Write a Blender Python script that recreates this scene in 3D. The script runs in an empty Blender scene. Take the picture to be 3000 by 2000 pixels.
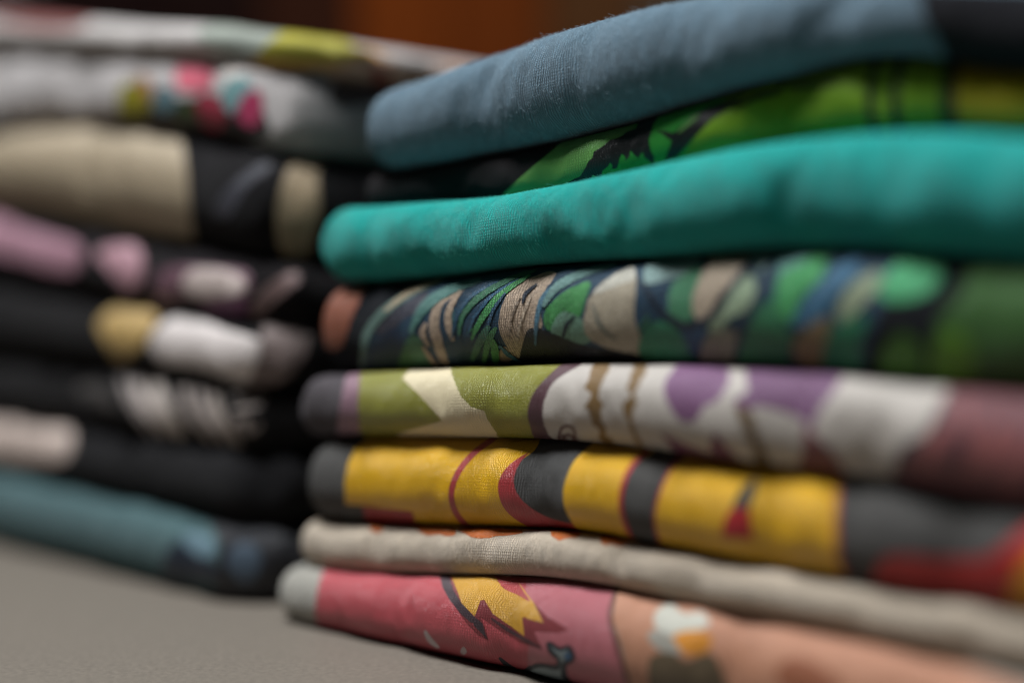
import bpy, math, random
import numpy as np
from mathutils import Vector
from mathutils.bvhtree import BVHTree
from mathutils.geometry import delaunay_2d_cdt

# ------------------------------------------------------------------ camera, light, exposure
SC = bpy.context.scene
MM = 0.001
F_PX, CX, CY = 3000 * 50 / 36, 1500.0, 1000.0      # photograph is 3000 x 2000, 50 mm on 36 mm
CAM_Z, PITCH = 86.0, math.radians(0.597)           # mm, downward

cam_d = bpy.data.cameras.new('camera')
cam = bpy.data.objects.new('camera', cam_d)
SC.collection.objects.link(cam)
cam.location = (0, 0, CAM_Z * MM)
cam.rotation_euler = (math.pi / 2 - PITCH, 0, 0)
cam_d.lens, cam_d.sensor_width = 50, 36
cam_d.clip_start, cam_d.clip_end = 0.005, 50
cam_d.dof.use_dof = True
cam_d.dof.focus_distance = 0.368
cam_d.dof.aperture_fstop = 1.85
cam_d.dof.aperture_blades = 9
SC.camera = cam

world = bpy.data.worlds.new('World')
SC.world = world
world.use_nodes = True
bg = world.node_tree.nodes['Background']
bg.inputs['Color'].default_value = (0.80, 0.90, 1.0, 1)
bg.inputs['Strength'].default_value = 0.010


def area(name, loc, target, size, power, color):
    d = bpy.data.lights.new(name, 'AREA')
    d.shape = 'RECTANGLE'
    d.size, d.size_y = size
    d.energy, d.color = power, color
    o = bpy.data.objects.new(name, d)
    SC.collection.objects.link(o)
    o.location = loc
    o.rotation_euler = (Vector(target) - Vector(loc)).to_track_quat('-Z', 'Y').to_euler()
    return o


area('window_light', (-0.30, 0.19, 1.13), (-0.02, 0.38, 0.08), (0.36, 0.36), 26.0, (0.95, 0.98, 1.0))

SC.view_settings.view_transform = 'Standard'
SC.view_settings.look = 'None'
SC.view_settings.exposure = 0.0
SC.view_settings.gamma = 1.0
SC.view_settings.use_curve_mapping = False
SC.render.engine = 'CYCLES'
SC.cycles.use_denoising = True
SC.cycles.use_adaptive_sampling = False
SC.cycles.max_bounces = 6

rng = random.Random(7)

# ------------------------------------------------------------------ materials


def lin(c):
    return tuple((v / 255 / 12.92) if v / 255 <= 0.04045 else ((v / 255 + 0.055) / 1.055) ** 2.4 for v in c)


def col(c, gain=1.0):
    return tuple(min(0.85, v * gain) for v in lin(c)) + (1.0,)


class NT:
    def __init__(self, mat):
        mat.use_nodes = True
        self.t = mat.node_tree
        self.bsdf = self.t.nodes['Principled BSDF']

    def n(self, kind, **kw):
        nd = self.t.nodes.new(kind)
        for k, v in kw.items():
            setattr(nd, k, v)
        return nd

    def l(self, a, b):
        self.t.links.new(a, b)

    def m(self, op, a, b=None, c=None):
        nd = self.n('ShaderNodeMath', operation=op)
        for i, v in enumerate((a, b, c)):
            if v is None:
                continue
            if isinstance(v, (int, float)):
                nd.inputs[i].default_value = v
            else:
                self.l(v, nd.inputs[i])
        return nd.outputs[0]


MATS = {}


def cloth(c, kind='fabric', gain=1.0, knit=1.0, pitch=0.78):
    """knitted cotton ('fabric') or screen-print ink lying on it ('ink', 'gloss_ink')"""
    key = (tuple(c), kind, gain, knit, pitch)
    if key in MATS:
        return MATS[key]
    mat = bpy.data.materials.new(f'{kind}_{c[0]}_{c[1]}_{c[2]}')
    N = NT(mat)
    uv = N.n('ShaderNodeUVMap', uv_map='knit')
    sep = N.n('ShaderNodeSeparateXYZ')
    N.l(uv.outputs[0], sep.inputs[0])
    wob = N.n('ShaderNodeTexNoise')
    wob.inputs['Scale'].default_value = 0.22
    wob.inputs['Detail'].default_value = 4
    N.l(uv.outputs[0], wob.inputs['Vector'])
    wv = N.m('MULTIPLY', N.m('SUBTRACT', wob.outputs[0], 0.5), 2.6)
    u = N.m('DIVIDE', N.m('ADD', sep.outputs[0], wv), pitch)
    tri = N.m('MULTIPLY', N.m('ABSOLUTE', N.m('SUBTRACT', N.m('FRACT', u), 0.5)), 2.0)   # 0 middle, 1 groove
    wale = N.m('SUBTRACT', 1.0, N.m('POWER', tri, 2.2))
    vv = N.m('ADD', N.m('DIVIDE', sep.outputs[1], pitch * 0.8), N.m('MULTIPLY', tri, 0.55))
    course = N.m('ADD', N.m('MULTIPLY', N.m('SINE', N.m('MULTIPLY', vv, 2 * math.pi)), 0.5), 0.5)
    knit_h = N.m('MULTIPLY', wale, N.m('ADD', N.m('MULTIPLY', course, 0.20), 0.80))
    fine = N.n('ShaderNodeTexNoise')
    fine.inputs['Scale'].default_value = 2.6
    fine.inputs['Detail'].default_value = 4
    fine.inputs['Roughness'].default_value = 0.65
    N.l(uv.outputs[0], fine.inputs['Vector'])
    patch = N.n('ShaderNodeTexNoise')
    patch.inputs['Scale'].default_value = 0.16
    patch.inputs['Detail'].default_value = 3
    N.l(uv.outputs[0], patch.inputs['Vector'])
    h = N.m('ADD', knit_h, N.m('MULTIPLY', fine.outputs[0], {'fabric': 0.5, 'ink': 0.6, 'worn_ink': 0.6, 'gloss_ink': 1.2}[kind]))
    bump = N.n('ShaderNodeBump')
    bump.inputs['Distance'].default_value = 0.00058 if kind == 'fabric' else 0.00042
    bump.inputs['Strength'].default_value = knit * {'fabric': 0.95, 'ink': 0.6, 'worn_ink': 0.8, 'gloss_ink': 0.75}[kind]
    N.l(h, bump.inputs['Height'])
    N.l(bump.outputs[0], N.bsdf.inputs['Normal'])
    base = col(c, gain)
    # yarn: slightly mixed fibre tones, uneven tone patches, thin ink letting the cloth through
    ramp = N.n('ShaderNodeMix', data_type='RGBA')
    lo = 0.60 if kind == 'fabric' else 0.76
    hi = 1.26 if kind == 'fabric' else 1.10
    ramp.inputs[6].default_value = tuple(v * lo for v in base[:3]) + (1,)
    ramp.inputs[7].default_value = tuple(min(0.9, v * hi) for v in base[:3]) + (1,)
    fac = N.m('ADD', N.m('MULTIPLY', fine.outputs[0], 0.55), N.m('MULTIPLY', patch.outputs[0], 0.5))
    fac = N.m('ADD', fac, N.m('MULTIPLY', N.m('SUBTRACT', knit_h, 0.6), 0.25))  # knit grooves darkened in the colour, standing in for their shade
    cl = N.n('ShaderNodeClamp')
    N.l(fac, cl.inputs[0])
    N.l(cl.outputs[0], ramp.inputs[0])
    if kind == 'worn_ink':                              # thin ink: the dark cloth shows in the grooves and bare spots
        wm = N.n('ShaderNodeMix', data_type='RGBA')
        wm.inputs[7].default_value = col((22, 28, 38))
        wn = N.n('ShaderNodeTexNoise')
        wn.inputs['Scale'].default_value = 1.1
        wn.inputs['Detail'].default_value = 5
        wn.inputs['Roughness'].default_value = 0.7
        N.l(uv.outputs[0], wn.inputs['Vector'])
        k = N.m('ADD', N.m('MULTIPLY', wn.outputs[0], 1.0), N.m('MULTIPLY', tri, 0.16))
        mr = N.n('ShaderNodeMapRange')
        for i_, v_ in ((1, 0.50), (2, 0.72), (3, 0.0), (4, 0.6)):
            mr.inputs[i_].default_value = v_
        N.l(k, mr.inputs[0])
        N.l(mr.outputs[0], wm.inputs[0])
        N.l(ramp.outputs[2], wm.inputs[6])
        N.l(wm.outputs[2], N.bsdf.inputs['Base Color'])
    else:
        N.l(ramp.outputs[2], N.bsdf.inputs['Base Color'])
    b = N.bsdf.inputs
    if kind == 'fabric':
        b['Roughness'].default_value = 0.9
        b['Specular IOR Level'].default_value = 0.15
        b['Sheen Weight'].default_value = 0.04 + 0.2 * min(1, 3 * sum(base[:3]) / 3)
        b['Sheen Roughness'].default_value = 0.45
        b['Sheen Tint'].default_value = tuple(0.5 + 0.5 * v for v in base[:3]) + (1,)
    elif kind in ('ink', 'worn_ink'):
        b['Roughness'].default_value = 0.5
        b['Specular IOR Level'].default_value = 0.5
    else:
        b['Roughness'].default_value = 0.32
        b['IOR'].default_value = 1.5
        b['Specular IOR Level'].default_value = 0.85
    MATS[key] = mat
    return mat


def noisy(name, c1, c2, scale, rough=0.6, stretch=(1, 1, 1), bump=0.0, dist=0.0003, spec=0.5):
    mat = bpy.data.materials.new(name)
    N = NT(mat)
    tc = N.n('ShaderNodeTexCoord')
    mp = N.n('ShaderNodeMapping')
    mp.inputs['Scale'].default_value = stretch
    N.l(tc.outputs['Object'], mp.inputs[0])
    ns = N.n('ShaderNodeTexNoise')
    ns.inputs['Scale'].default_value = scale
    ns.inputs['Detail'].default_value = 6
    ns.inputs['Roughness'].default_value = 0.65
    N.l(mp.outputs[0], ns.inputs['Vector'])
    mx = N.n('ShaderNodeMix', data_type='RGBA')
    mx.inputs[6].default_value = col(c1)
    mx.inputs[7].default_value = col(c2)
    N.l(ns.outputs[0], mx.inputs[0])
    N.l(mx.outputs[2], N.bsdf.inputs['Base Color'])
    N.bsdf.inputs['Roughness'].default_value = rough
    N.bsdf.inputs['Specular IOR Level'].default_value = spec
    if bump:
        bp = N.n('ShaderNodeBump')
        bp.inputs['Strength'].default_value = bump
        bp.inputs['Distance'].default_value = dist
        N.l(ns.outputs[0], bp.inputs['Height'])
        N.l(bp.outputs[0], N.bsdf.inputs['Normal'])
    return mat


# ------------------------------------------------------------------ mesh helpers


def link(name, mesh, parent=None, mat=None):
    o = bpy.data.objects.new(name, mesh)
    SC.collection.objects.link(o)
    if parent:
        o.parent = parent
        o.matrix_parent_inverse = parent.matrix_world.inverted()
    if mat:
        mesh.materials.append(mat)
    return o


def box_mesh(name, x0, x1, y0, y1, z0, z1, bev=0.0):
    import bmesh
    bm = bmesh.new()
    bmesh.ops.create_cube(bm, size=1)
    for v in bm.verts:
        v.co = Vector(((x0 + x1) / 2 + v.co.x * (x1 - x0), (y0 + y1) / 2 + v.co.y * (y1 - y0), (z0 + z1) / 2 + v.co.z * (z1 - z0)))
    if bev:
        bmesh.ops.bevel(bm, geom=bm.edges[:], offset=bev, segments=2, affect='EDGES')
    me = bpy.data.meshes.new(name)
    bm.to_mesh(me)
    bm.free()
    return me


# ------------------------------------------------------------------ setting
table = link('tabletop', box_mesh('tabletop', -1.0, 0.8, -0.25, 1.02, -0.033, -0.003, 0.003), None,
             noisy('grey_laminate', (78, 72, 65), (126, 117, 106), 620, 0.55, bump=0.5))
table['kind'] = 'structure'
table['label'] = 'plain grey matt tabletop under the stacks of shirts'
wall = link('back_wall', box_mesh('back_wall', -1.0, 0.8, 1.06, 1.10, -0.033, 0.9), None,
            noisy('wall_dark', (30, 20, 18), (45, 32, 28), 20, 0.8))
wall['kind'] = 'structure'
tones = [(74, 34, 22), (62, 26, 18), (48, 20, 15), (30, 14, 12), (26, 12, 11), (24, 11, 10), (26, 12, 10), (50, 24, 14), (112, 50, 12), (104, 46, 12), (84, 52, 28),
         (80, 66, 52), (76, 64, 51), (72, 60, 48), (70, 58, 46), (60, 50, 40)]
pw = 0.07
for i, a in enumerate(tones):
    x0 = -0.185 - 7 * pw + i * pw
    link('plank', box_mesh('plank', x0 + 0.001, x0 + pw - 0.001, 1.04, 1.0595, -0.0325, 0.9, 0.002), wall,
         noisy('plank_wood', tuple(int(v * 0.85) for v in a), tuple(int(v * 0.68) for v in a), 14, 0.9, (6, 6, 0.6), spec=0.03))

# ------------------------------------------------------------------ photo pixels -> positions
REG = {'J': (900, 720), 'A': (800, 0), 'B': (1800, 0), 'C': (800, 700), 'D': (1800, 700), 'E': (800, 1200), 'F': (1800, 1200),
       'G': (0, 0), 'H': (0, 700), 'I': (0, 1200)}
K = 1200 / 2352.0
OV = 3000 / 2352.0


def px(reg, pts):
    ox, oy = REG[reg]
    k = 1000 / 2352 if reg == 'J' else K
    return [(ox + x * k, oy + y * k) for x, y in pts]


E2 = np.array([0.7047, -0.7095])       # along the row of stacks, to the right and nearer
B2 = np.array([0.7095, 0.7047])        # into the stacks, away from the viewer
F0 = np.array([-69.0, 430.0])          # lower left front corner of the right stack (mm)
cp, sp = math.cos(PITCH), math.sin(PITCH)


def ray(x, y):
    a, b = (x - CX) / F_PX, (CY - y) / F_PX
    return np.array([a, cp + b * sp, -sp + b * cp])       # y: forward, z: up


def on_plane(x, y, d):
    """pixel -> (s, z) on the upright plane d mm behind the row line"""
    r = ray(x, y)
    o = F0 + d * B2
    t = (o @ B2) / (r[:2] @ B2)
    p = t * r
    return float((p[:2] - F0) @ E2), CAM_Z + float(p[2])


def curve(pts, d):
    """pixel contour in overview pixels -> smooth height function of s"""
    sz = sorted(on_plane(x * OV, y * OV, d) for x, y in pts)
    s = np.array([q[0] for q in sz]); z = np.array([q[1] for q in sz])
    g = np.arange(-420, 420, 1.0)
    zz = np.interp(g, s, z)
    k = np.exp(-0.5 * (np.arange(-24, 25) / 8.0) ** 2); k /= k.sum()
    zz = np.convolve(np.pad(zz, 24, mode='edge'), k, 'valid')
    return lambda q: np.interp(q, g, zz)


# ------------------------------------------------------------------ a folded shirt


class Shirt:
    def __init__(self, label, colour, s0, s1, d, zt, zb, Rc=17.0, W=205.0, n=2.25, seed=0, group=None, wob=0.6,
                 gain=1.0, knit=1.0, bulge=1.0, fine=True, sag=None):
        self.s0, self.s1, self.d, self.W, self.Rc, self.n = s0, s1, d, W, Rc, n
        self.zt, self.zb, self.bulge = zt, zb, bulge
        r = random.Random(seed)
        self.w = [(r.uniform(0.3, 1.0) * wob, 2 * math.pi / L, r.uniform(0, 6.28), r.uniform(-0.8, 0.8))
                  for L in (95, 61, 37, 23)]
        self.w += [(r.uniform(0.02, 0.05) * wob, 2 * math.pi / L, r.uniform(0, 6.28), r.uniform(-2, 2)) for L in (11, 7.3)]
        self.w2 = []
        for _ in range(14):
            L, an = math.exp(r.uniform(math.log(5), math.log(26))), r.uniform(-1.1, 1.1)
            self.w2.append((0.011 * L * r.uniform(0.4, 1.0) * wob, 2 * math.pi / L * math.cos(an), 2 * math.pi / L * math.sin(an), r.uniform(0, 6.28)))
        Ls, Lw, q = s1 - s0 - 2 * Rc, W - 2 * Rc, math.pi * Rc / 2
        self.seg = (Ls, Lw, q)
        a = s0 + Rc                                     # p = s on the straight front
        self.p_min = a - q - Lw - q - Ls / 2
        self.p_max = a + Ls + q + Lw + q + Ls / 2
        self.root = bpy.data.objects.new('folded_shirt', None)
        SC.collection.objects.link(self.root)
        c = F0 + ((s0 + s1) / 2) * E2 + (d + W / 2) * B2
        self.root.location = (c[0] * MM, c[1] * MM, float(zb((s0 + s1) / 2)) * MM)
        self.root.empty_display_size = 0.02
        self.root['label'], self.root['category'] = label, 't-shirt'
        if group:
            self.root['group'] = group
        bpy.context.view_layer.update()
        self.boxes = []
        self.build_body(colour, gain, knit, fine)

    def perim(self, p):
        Ls, Lw, q = self.seg
        a, Rc = self.s0 + self.Rc, self.Rc
        s = np.empty_like(p); w = np.empty_like(p); ns = np.empty_like(p); nw = np.empty_like(p)
        t = p - a
        b = [(-1e9, -q - Lw - q), (-q - Lw - q, -q - Lw), (-q - Lw, -q), (-q, 0), (0, Ls), (Ls, Ls + q),
             (Ls + q, Ls + q + Lw), (Ls + q + Lw, Ls + 2 * q + Lw), (Ls + 2 * q + Lw, 1e9)]
        L, R, F, K_ = self.s0, self.s1, self.d, self.d + self.W
        for i, (u0, u1) in enumerate(b):
            m = (t >= u0) & (t < u1)
            if not m.any():
                continue
            x = t[m]
            if i == 0:
                vals = (L + Rc + (u1 - x), K_, 0, 1)
            elif i == 8:
                vals = (R - Rc - (x - u0), K_, 0, 1)
            elif i == 2:
                vals = (L, F + Rc + (-q - x), -1, 0)
            elif i == 4:
                vals = (L + Rc + x, F, 0, -1)
            elif i == 6:
                vals = (R, F + Rc + (x - u0), 1, 0)
            else:
                f = (x - u0) / Rc
                cs, cw, ph = {1: (L + Rc, K_ - Rc, math.pi / 2 + f), 3: (L + Rc, F + Rc, math.pi + f),
                              5: (R - Rc, F + Rc, 1.5 * math.pi + f), 7: (R - Rc, K_ - Rc, f)}[i]
                c_, s_ = np.cos(ph), np.sin(ph)
                vals = (cs + Rc * c_, cw + Rc * s_, c_, s_)
            s[m], w[m], ns[m], nw[m] = vals
        return s, w, ns, nw

    def point(self, p, th, off=0.0):
        """surface point in mm; p along the edge, th around the fold (0 front, +pi/2 top)"""
        p = np.asarray(p, float); th = np.asarray(th, float)
        s, w, ns, nw = self.perim(p)
        zt, zb = self.zt(s), self.zb(s)
        half, mid = (zt - zb) / 2, (zt + zb) / 2
        Rb = np.minimum(half * self.bulge, self.Rc - 1.0)
        a = np.clip(th, -math.pi / 2, math.pi / 2)
        ex = 2.0 / self.n
        ca, sa = np.maximum(np.cos(a), 0) ** ex, np.abs(np.sin(a)) ** ex * np.sign(np.sin(a))
        extra = np.minimum((np.abs(th) - np.abs(a)) * half, np.maximum(self.Rc - 0.5 - Rb, 0))
        wv = sum(A * np.sin(kk * p + ph + c * th) for A, kk, ph, c in self.w) * np.cos(a)
        vm = th * 9.0
        w2 = sum(A * np.sin(k1 * p + k2 * vm + ph) for A, k1, k2, ph in self.w2)
        wv = wv + w2 * (0.35 + 0.65 * np.abs(np.sin(0.031 * p + self.w[0][2]))) * np.cos(a)
        wv = wv - 0.5 * np.abs(wv)                      # dents more than bumps
        ins = Rb * (1 - ca) + extra - wv - off * ca
        z = mid + half * sa + off * sa
        S, Wd = s - ns * ins, w - nw * ins
        X = F0[0] + S * E2[0] + Wd * B2[0]
        Y = F0[1] + S * E2[1] + Wd * B2[1]
        return np.stack([X, Y, z], -1), half

    def build_body(self, colour, gain, knit, fine):
        st = 1.5 if fine else 2.5
        Ls, Lw, q = self.seg
        a = self.s0 + self.Rc
        ps = [np.arange(self.p_min, a - q - 40, 8.0), np.arange(a - q - 40, a - q, 3.0), np.arange(a - q, a, 1.0),
              np.arange(a, a + Ls, st), np.arange(a + Ls, a + Ls + q, 1.0), np.arange(a + Ls + q, a + Ls + q + 150, 3.0),
              np.arange(a + Ls + q + 150, self.p_max - 2, 8.0)]
        ps = np.unique(np.concatenate(ps))
        ths = np.concatenate([[math.pi / 2 + 0.5], np.linspace(math.pi / 2, -math.pi / 2, 37), [-math.pi / 2 - 0.5]])
        P, T = np.meshgrid(ps, ths, indexing='ij')
        V, half = self.point(P, T)
        n, k = V.shape[:2]
        # caps: rings shrinking to the middle of the slab
        rings_t, rings_b = [], []
        for j, rings in ((0, rings_t), (k - 1, rings_b)):
            sw = (V[:, j, :2] - F0)
            S, Wd = sw @ E2, sw @ B2
            hw = self.W / 2 - 6
            ms = np.clip(S, self.s0 + hw, self.s1 - hw) if self.s1 - self.s0 > 2 * hw else np.full_like(S, (self.s0 + self.s1) / 2)
            for f in (0.15, 0.4, 0.7, 1.0):
                s_, w_ = S + (ms - S) * f, Wd + (self.d + self.W / 2 - Wd) * f
                z_ = self.zt(s_) if j == 0 else self.zb(s_)
                rings.append(np.stack([F0[0] + s_ * E2[0] + w_ * B2[0], F0[1] + s_ * E2[1] + w_ * B2[1], z_], -1))
        cols = rings_t[::-1] + [V[:, j] for j in range(k)] + rings_b
        G = np.stack(cols, 1)
        nt = len(rings_t)
        kk = G.shape[1]
        vth = np.concatenate([ths[0] + np.arange(nt, 0, -1) * 1.0, ths, ths[-1] - np.arange(1, nt + 1) * 1.0])
        verts = G.reshape(-1, 3)
        i, j = np.meshgrid(np.arange(n), np.arange(kk - 1), indexing='ij')
        i2 = (i + 1) % n
        f = np.stack([i * kk + j, i * kk + j + 1, i2 * kk + j + 1, i2 * kk + j], -1).reshape(-1, 4)
        me = bpy.data.meshes.new('body')
        me.from_pydata((verts * MM).tolist(), [], f.tolist())
        # uv in mm
        pp = np.repeat(ps[:, None], kk, 1)
        hh = np.repeat(half.mean(1)[:, None], kk, 1)
        uvv = np.stack([pp, vth[None, :] * hh], -1)
        fu = np.stack([uvv[i, j], uvv[i, j + 1], uvv[i2, j + 1], uvv[i2, j]], -2).reshape(-1, 4, 2)
        last = (i2 < i).reshape(-1)
        fu[last, 2:, 0] = fu[last, :2, 0][:, ::-1] + 2.0
        lay = me.uv_layers.new(name='knit')
        lay.data.foreach_set('uv', fu.reshape(-1).astype(np.float32))
        me.shade_smooth()
        self.body = link('body', me, self.root, cloth(colour, 'fabric', gain, knit))
        self.bvh = BVHTree.FromPolygons([Vector(v) for v in verts.tolist()], f.tolist())
        self.fpt = (pp, vth, kk, ps)

    def locate(self, x, y):
        """pixel -> (p, th) on this shirt; pixels beyond its outline slide on over the fold"""
        o = Vector((0, 0, CAM_Z))
        pp, vth, kk, ps = self.fpt

        def hit(xx, yy):
            r = ray(xx, yy)
            loc, nrm, idx, dist = self.bvh.ray_cast(o, Vector(r).normalized())
            if loc is None:
                return None
            fi, fj = divmod(idx, kk - 1)
            f2 = (fi + 1) % len(ps)
            # refine inside the cell
            p0, p1 = ps[fi], (ps[f2] if f2 else ps[fi] + 2)
            t0, t1 = vth[fj], vth[fj + 1]
            if abs(t0) > 2.2 or abs(t1) > 2.2:
                return ((p0 + p1) / 2, max(-2.1, min(2.1, (t0 + t1) / 2)), float(loc[1]))
            Q, _ = self.point(np.array([p0, p1, p0, p1]), np.array([t0, t0, t1, t1]))
            A = np.array([(1, 0, 0, 0)])
            L = np.array(loc)
            e1, e2 = Q[1] - Q[0], Q[2] - Q[0]
            M = np.stack([e1, e2], 1)
            ab, *_r = np.linalg.lstsq(M, L - Q[0], rcond=None)
            al, be = np.clip(ab, -0.2, 1.2)
            return (p0 + al * (p1 - p0), t0 + be * (t1 - t0), float(loc[1]))

        h = hit(x, y)
        if h:
            return h[0], h[1]
        sc, zc = on_plane(x, y, self.d + 4)
        sc = min(max(sc, self.s0 + 2), self.s1 - 2)
        ym = (self.zt(sc) + self.zb(sc)) / 2
        dep = F0[1] + sc * E2[1] + self.d * B2[1]
        y_mid = CY - ((ym - CAM_Z) / dep + math.tan(PITCH)) * F_PX
        step = 3.0 if y_mid > y else -3.0
        yy, cnt = y, 0
        while cnt < 200:
            yy += step; cnt += 1
            h = hit(x, yy)
            if h:
                sg = 1 if step > 0 else -1
                halfp = (float(self.zt(sc)) - float(self.zb(sc))) / 2
                th = h[1] + sg * min(cnt * 3.0 / (F_PX / dep) / max(halfp, 3), 0.45)
                return h[0], max(-2.05, min(2.05, th))
            if (y_mid - yy) * step < 0:
                break
        # sideways of the outline: slide towards the middle of the front
        for kx in range(1, 120):
            for sg in (1, -1):
                h = hit(x + sg * kx * 4, y_mid)
                if h:
                    zz = (zc - ym) / max((float(self.zt(sc)) - float(self.zb(sc))) / 2, 1)
                    return h[0] - sg * kx * 4 / (F_PX / dep), max(-1.9, min(1.9, zz * 1.4))
        return None

    def ink(self, name, colour, pts, smooth=True, kind='ink', label=None, gain=1.0, ragged=0.0, knit=1.0):
        """one printed shape: outline in photo pixels, laid on the cloth as a film of ink"""
        pts = outline(pts, smooth)
        if ragged:
            pts = [(x + rng.gauss(0, ragged), y + rng.gauss(0, ragged)) for x, y in pts]
        pt = [self.locate(x, y) for x, y in pts]
        pt = [q for q in pt if q is not None]
        if len(pt) < 3:
            return None
        TH = math.pi / 54
        poly = [Vector((p, t / TH)) for p, t in pt]
        poly = [q for i, q in enumerate(poly) if (q - poly[i - 1]).length > 1e-3]
        if len(poly) < 3:
            return None
        bb = (min(q.x for q in poly), max(q.x for q in poly), min(q.y for q in poly), max(q.y for q in poly))
        lay_n = 1 + max([b[4] for b in self.boxes if b[0] < bb[1] and bb[0] < b[1] and b[2] < bb[3] and bb[2] < b[3]], default=0)
        self.boxes.append(bb + (lay_n,))
        off = (0.05 if self.Rc < 18 else 0.16) + 0.016 * lay_n                      # ink films lie one on another, in mm
        x0, x1 = min(q.x for q in poly), max(q.x for q in poly)
        y0, y1 = min(q.y for q in poly), max(q.y for q in poly)
        grid = [Vector((i + 0.5 * (j % 2), j)) for j in range(math.floor(y0), math.ceil(y1) + 1) for i in range(math.floor(x0), math.ceil(x1) + 1)]
        n = len(poly)
        cv, ce, cf, *_o = delaunay_2d_cdt(poly + grid, [], [list(range(n))], 1, 1e-4)
        verts = [(q.x, q.y) for q in cv]
        faces = []
        for f in cf:
            a_, b_, c_ = (cv[i] for i in f[:3])
            ar = (b_ - a_).cross(c_ - a_)
            if abs(ar) > 1e-5:
                faces.append(list(f) if ar > 0 else list(f)[::-1])
        par = list(range(len(verts)))                   # keep the one connected film

        def find(i):
            while par[i] != i:
                par[i] = par[par[i]]
                i = par[i]
            return i
        for f in faces:
            for i in f[1:]:
                par[find(i)] = find(f[0])
        cnt = {}
        for f in faces:
            cnt[find(f[0])] = cnt.get(find(f[0]), 0) + 1
        if cnt:
            big = max(cnt, key=cnt.get)
            faces = [f for f in faces if find(f[0]) == big]
        used = sorted({i for f in faces for i in f})
        ren = {o: k for k, o in enumerate(used)}
        verts = [verts[o] for o in used]
        faces = [[ren[i] for i in f] for f in faces]
        if not faces:
            return None
        arr = np.array(verts)
        P, T = arr[:, 0], arr[:, 1] * TH
        V, half = self.point(P, T, off)
        me = bpy.data.meshes.new(name)
        me.from_pydata((V * MM).tolist(), [], faces)
        uv = np.stack([P, T * half], -1)
        lay = me.uv_layers.new(name='knit')
        idx = np.empty(len(me.loops), dtype=np.int32)
        me.loops.foreach_get('vertex_index', idx)
        lay.data.foreach_set('uv', uv[idx].reshape(-1).astype(np.float32))
        me.shade_smooth()
        o = link(name, me, self.root, cloth(colour, kind, gain, knit))
        if label:
            o['label'] = label
        return o

    def fuzz(self, count, colour, p0, p1, gain=1.2, length=0.7):
        """loose fibres standing off the knit"""
        r = random.Random(count)
        P = np.array([r.uniform(p0, p1) for _ in range(count)])
        T = np.array([r.uniform(-1.2, 1.5) for _ in range(count)])
        A, _ = self.point(P, T)
        N = self.point(P, T, 1.0)[0] - A
        N /= np.linalg.norm(N, axis=1)[:, None]
        verts, faces = [], []
        for a, nrm in zip(A, N):
            d = np.array([r.gauss(0, 1), r.gauss(0, 1), r.gauss(0, 1)])
            d -= (d @ nrm) * nrm
            d /= np.linalg.norm(d) + 1e-6
            b = np.cross(nrm, d)
            L = length * r.uniform(0.25, 1.0) ** 1.5 * (r.uniform(1.6, 2.6) if r.random() < 0.05 else 1)
            up = r.uniform(0.25, 1.0)
            bend = r.uniform(-0.6, 0.6)
            rad = r.uniform(0.018, 0.032)
            base = len(verts)
            for i in range(4):
                t = i / 3
                c = a + nrm * (L * up * (t - 0.35 * t * t)) + d * L * (0.35 * t + 0.5 * t * t) + b * L * bend * t * t - nrm * 0.03
                rr = rad * (1 - 0.5 * t)
                for q in range(3):
                    an = q * 2.0944
                    verts.append(c + rr * (math.cos(an) * b + math.sin(an) * (nrm if i else d)))
            for i in range(3):
                for q in range(3):
                    x, y = base + i * 3 + q, base + i * 3 + (q + 1) % 3
                    faces.append((x, y, y + 3, x + 3))
        me = bpy.data.meshes.new('fuzz')
        me.from_pydata((np.array(verts) * MM).tolist(), [], faces)
        me.shade_smooth()
        key = ('fibre', tuple(colour))
        if key not in MATS:
            m = bpy.data.materials.new('cotton_fibre')
            n = NT(m)
            n.bsdf.inputs['Base Color'].default_value = col(colour, gain)
            n.bsdf.inputs['Roughness'].default_value = 0.7
            MATS[key] = m
        o = link('fuzz', me, self.root, MATS[key])
        o['kind'] = 'stuff'


def outline(pts, smooth):
    n = len(pts)
    out = []
    for i in range(n):
        p0, p1, p2, p3 = (np.array(pts[(i + o) % n]) for o in (-1, 0, 1, 2))
        m = max(2, int(np.linalg.norm(p2 - p1) / 14))
        for t in np.arange(m) / m:
            if smooth:
                q = 0.5 * (2 * p1 + (p2 - p0) * t + (2 * p0 - 5 * p1 + 4 * p2 - p3) * t * t + (3 * p1 - p0 - 3 * p2 + p3) * t ** 3)
            else:
                q = p1 + (p2 - p1) * t
            out.append((float(q[0]), float(q[1])))
    return out


def stroke(pts, w, taper=False):
    """a brush stroke: centre line and width -> outline"""
    P = [np.array(p, float) for p in pts]
    C = []
    n = len(P)
    for i in range(n - 1):
        p0, p1, p2, p3 = P[max(i - 1, 0)], P[i], P[i + 1], P[min(i + 2, n - 1)]
        for t in (0, 0.25, 0.5, 0.75):
            C.append(0.5 * (2 * p1 + (p2 - p0) * t + (2 * p0 - 5 * p1 + 4 * p2 - p3) * t * t + (3 * p1 - p0 - 3 * p2 + p3) * t ** 3))
    C.append(P[-1])
    L, R = [], []
    for i, c in enumerate(C):
        d = C[min(i + 1, len(C) - 1)] - C[max(i - 1, 0)]
        d = d / (np.linalg.norm(d) + 1e-9)
        nn = np.array([-d[1], d[0]])
        f = i / (len(C) - 1)
        ww = w / 2 * ((0.25 + 0.75 * math.sin(math.pi * min(max(f, 0.04), 0.96)) ** 0.7) if taper else 1)
        L.append(tuple(c + nn * ww)); R.append(tuple(c - nn * ww))
    return L + R[::-1]


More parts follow.
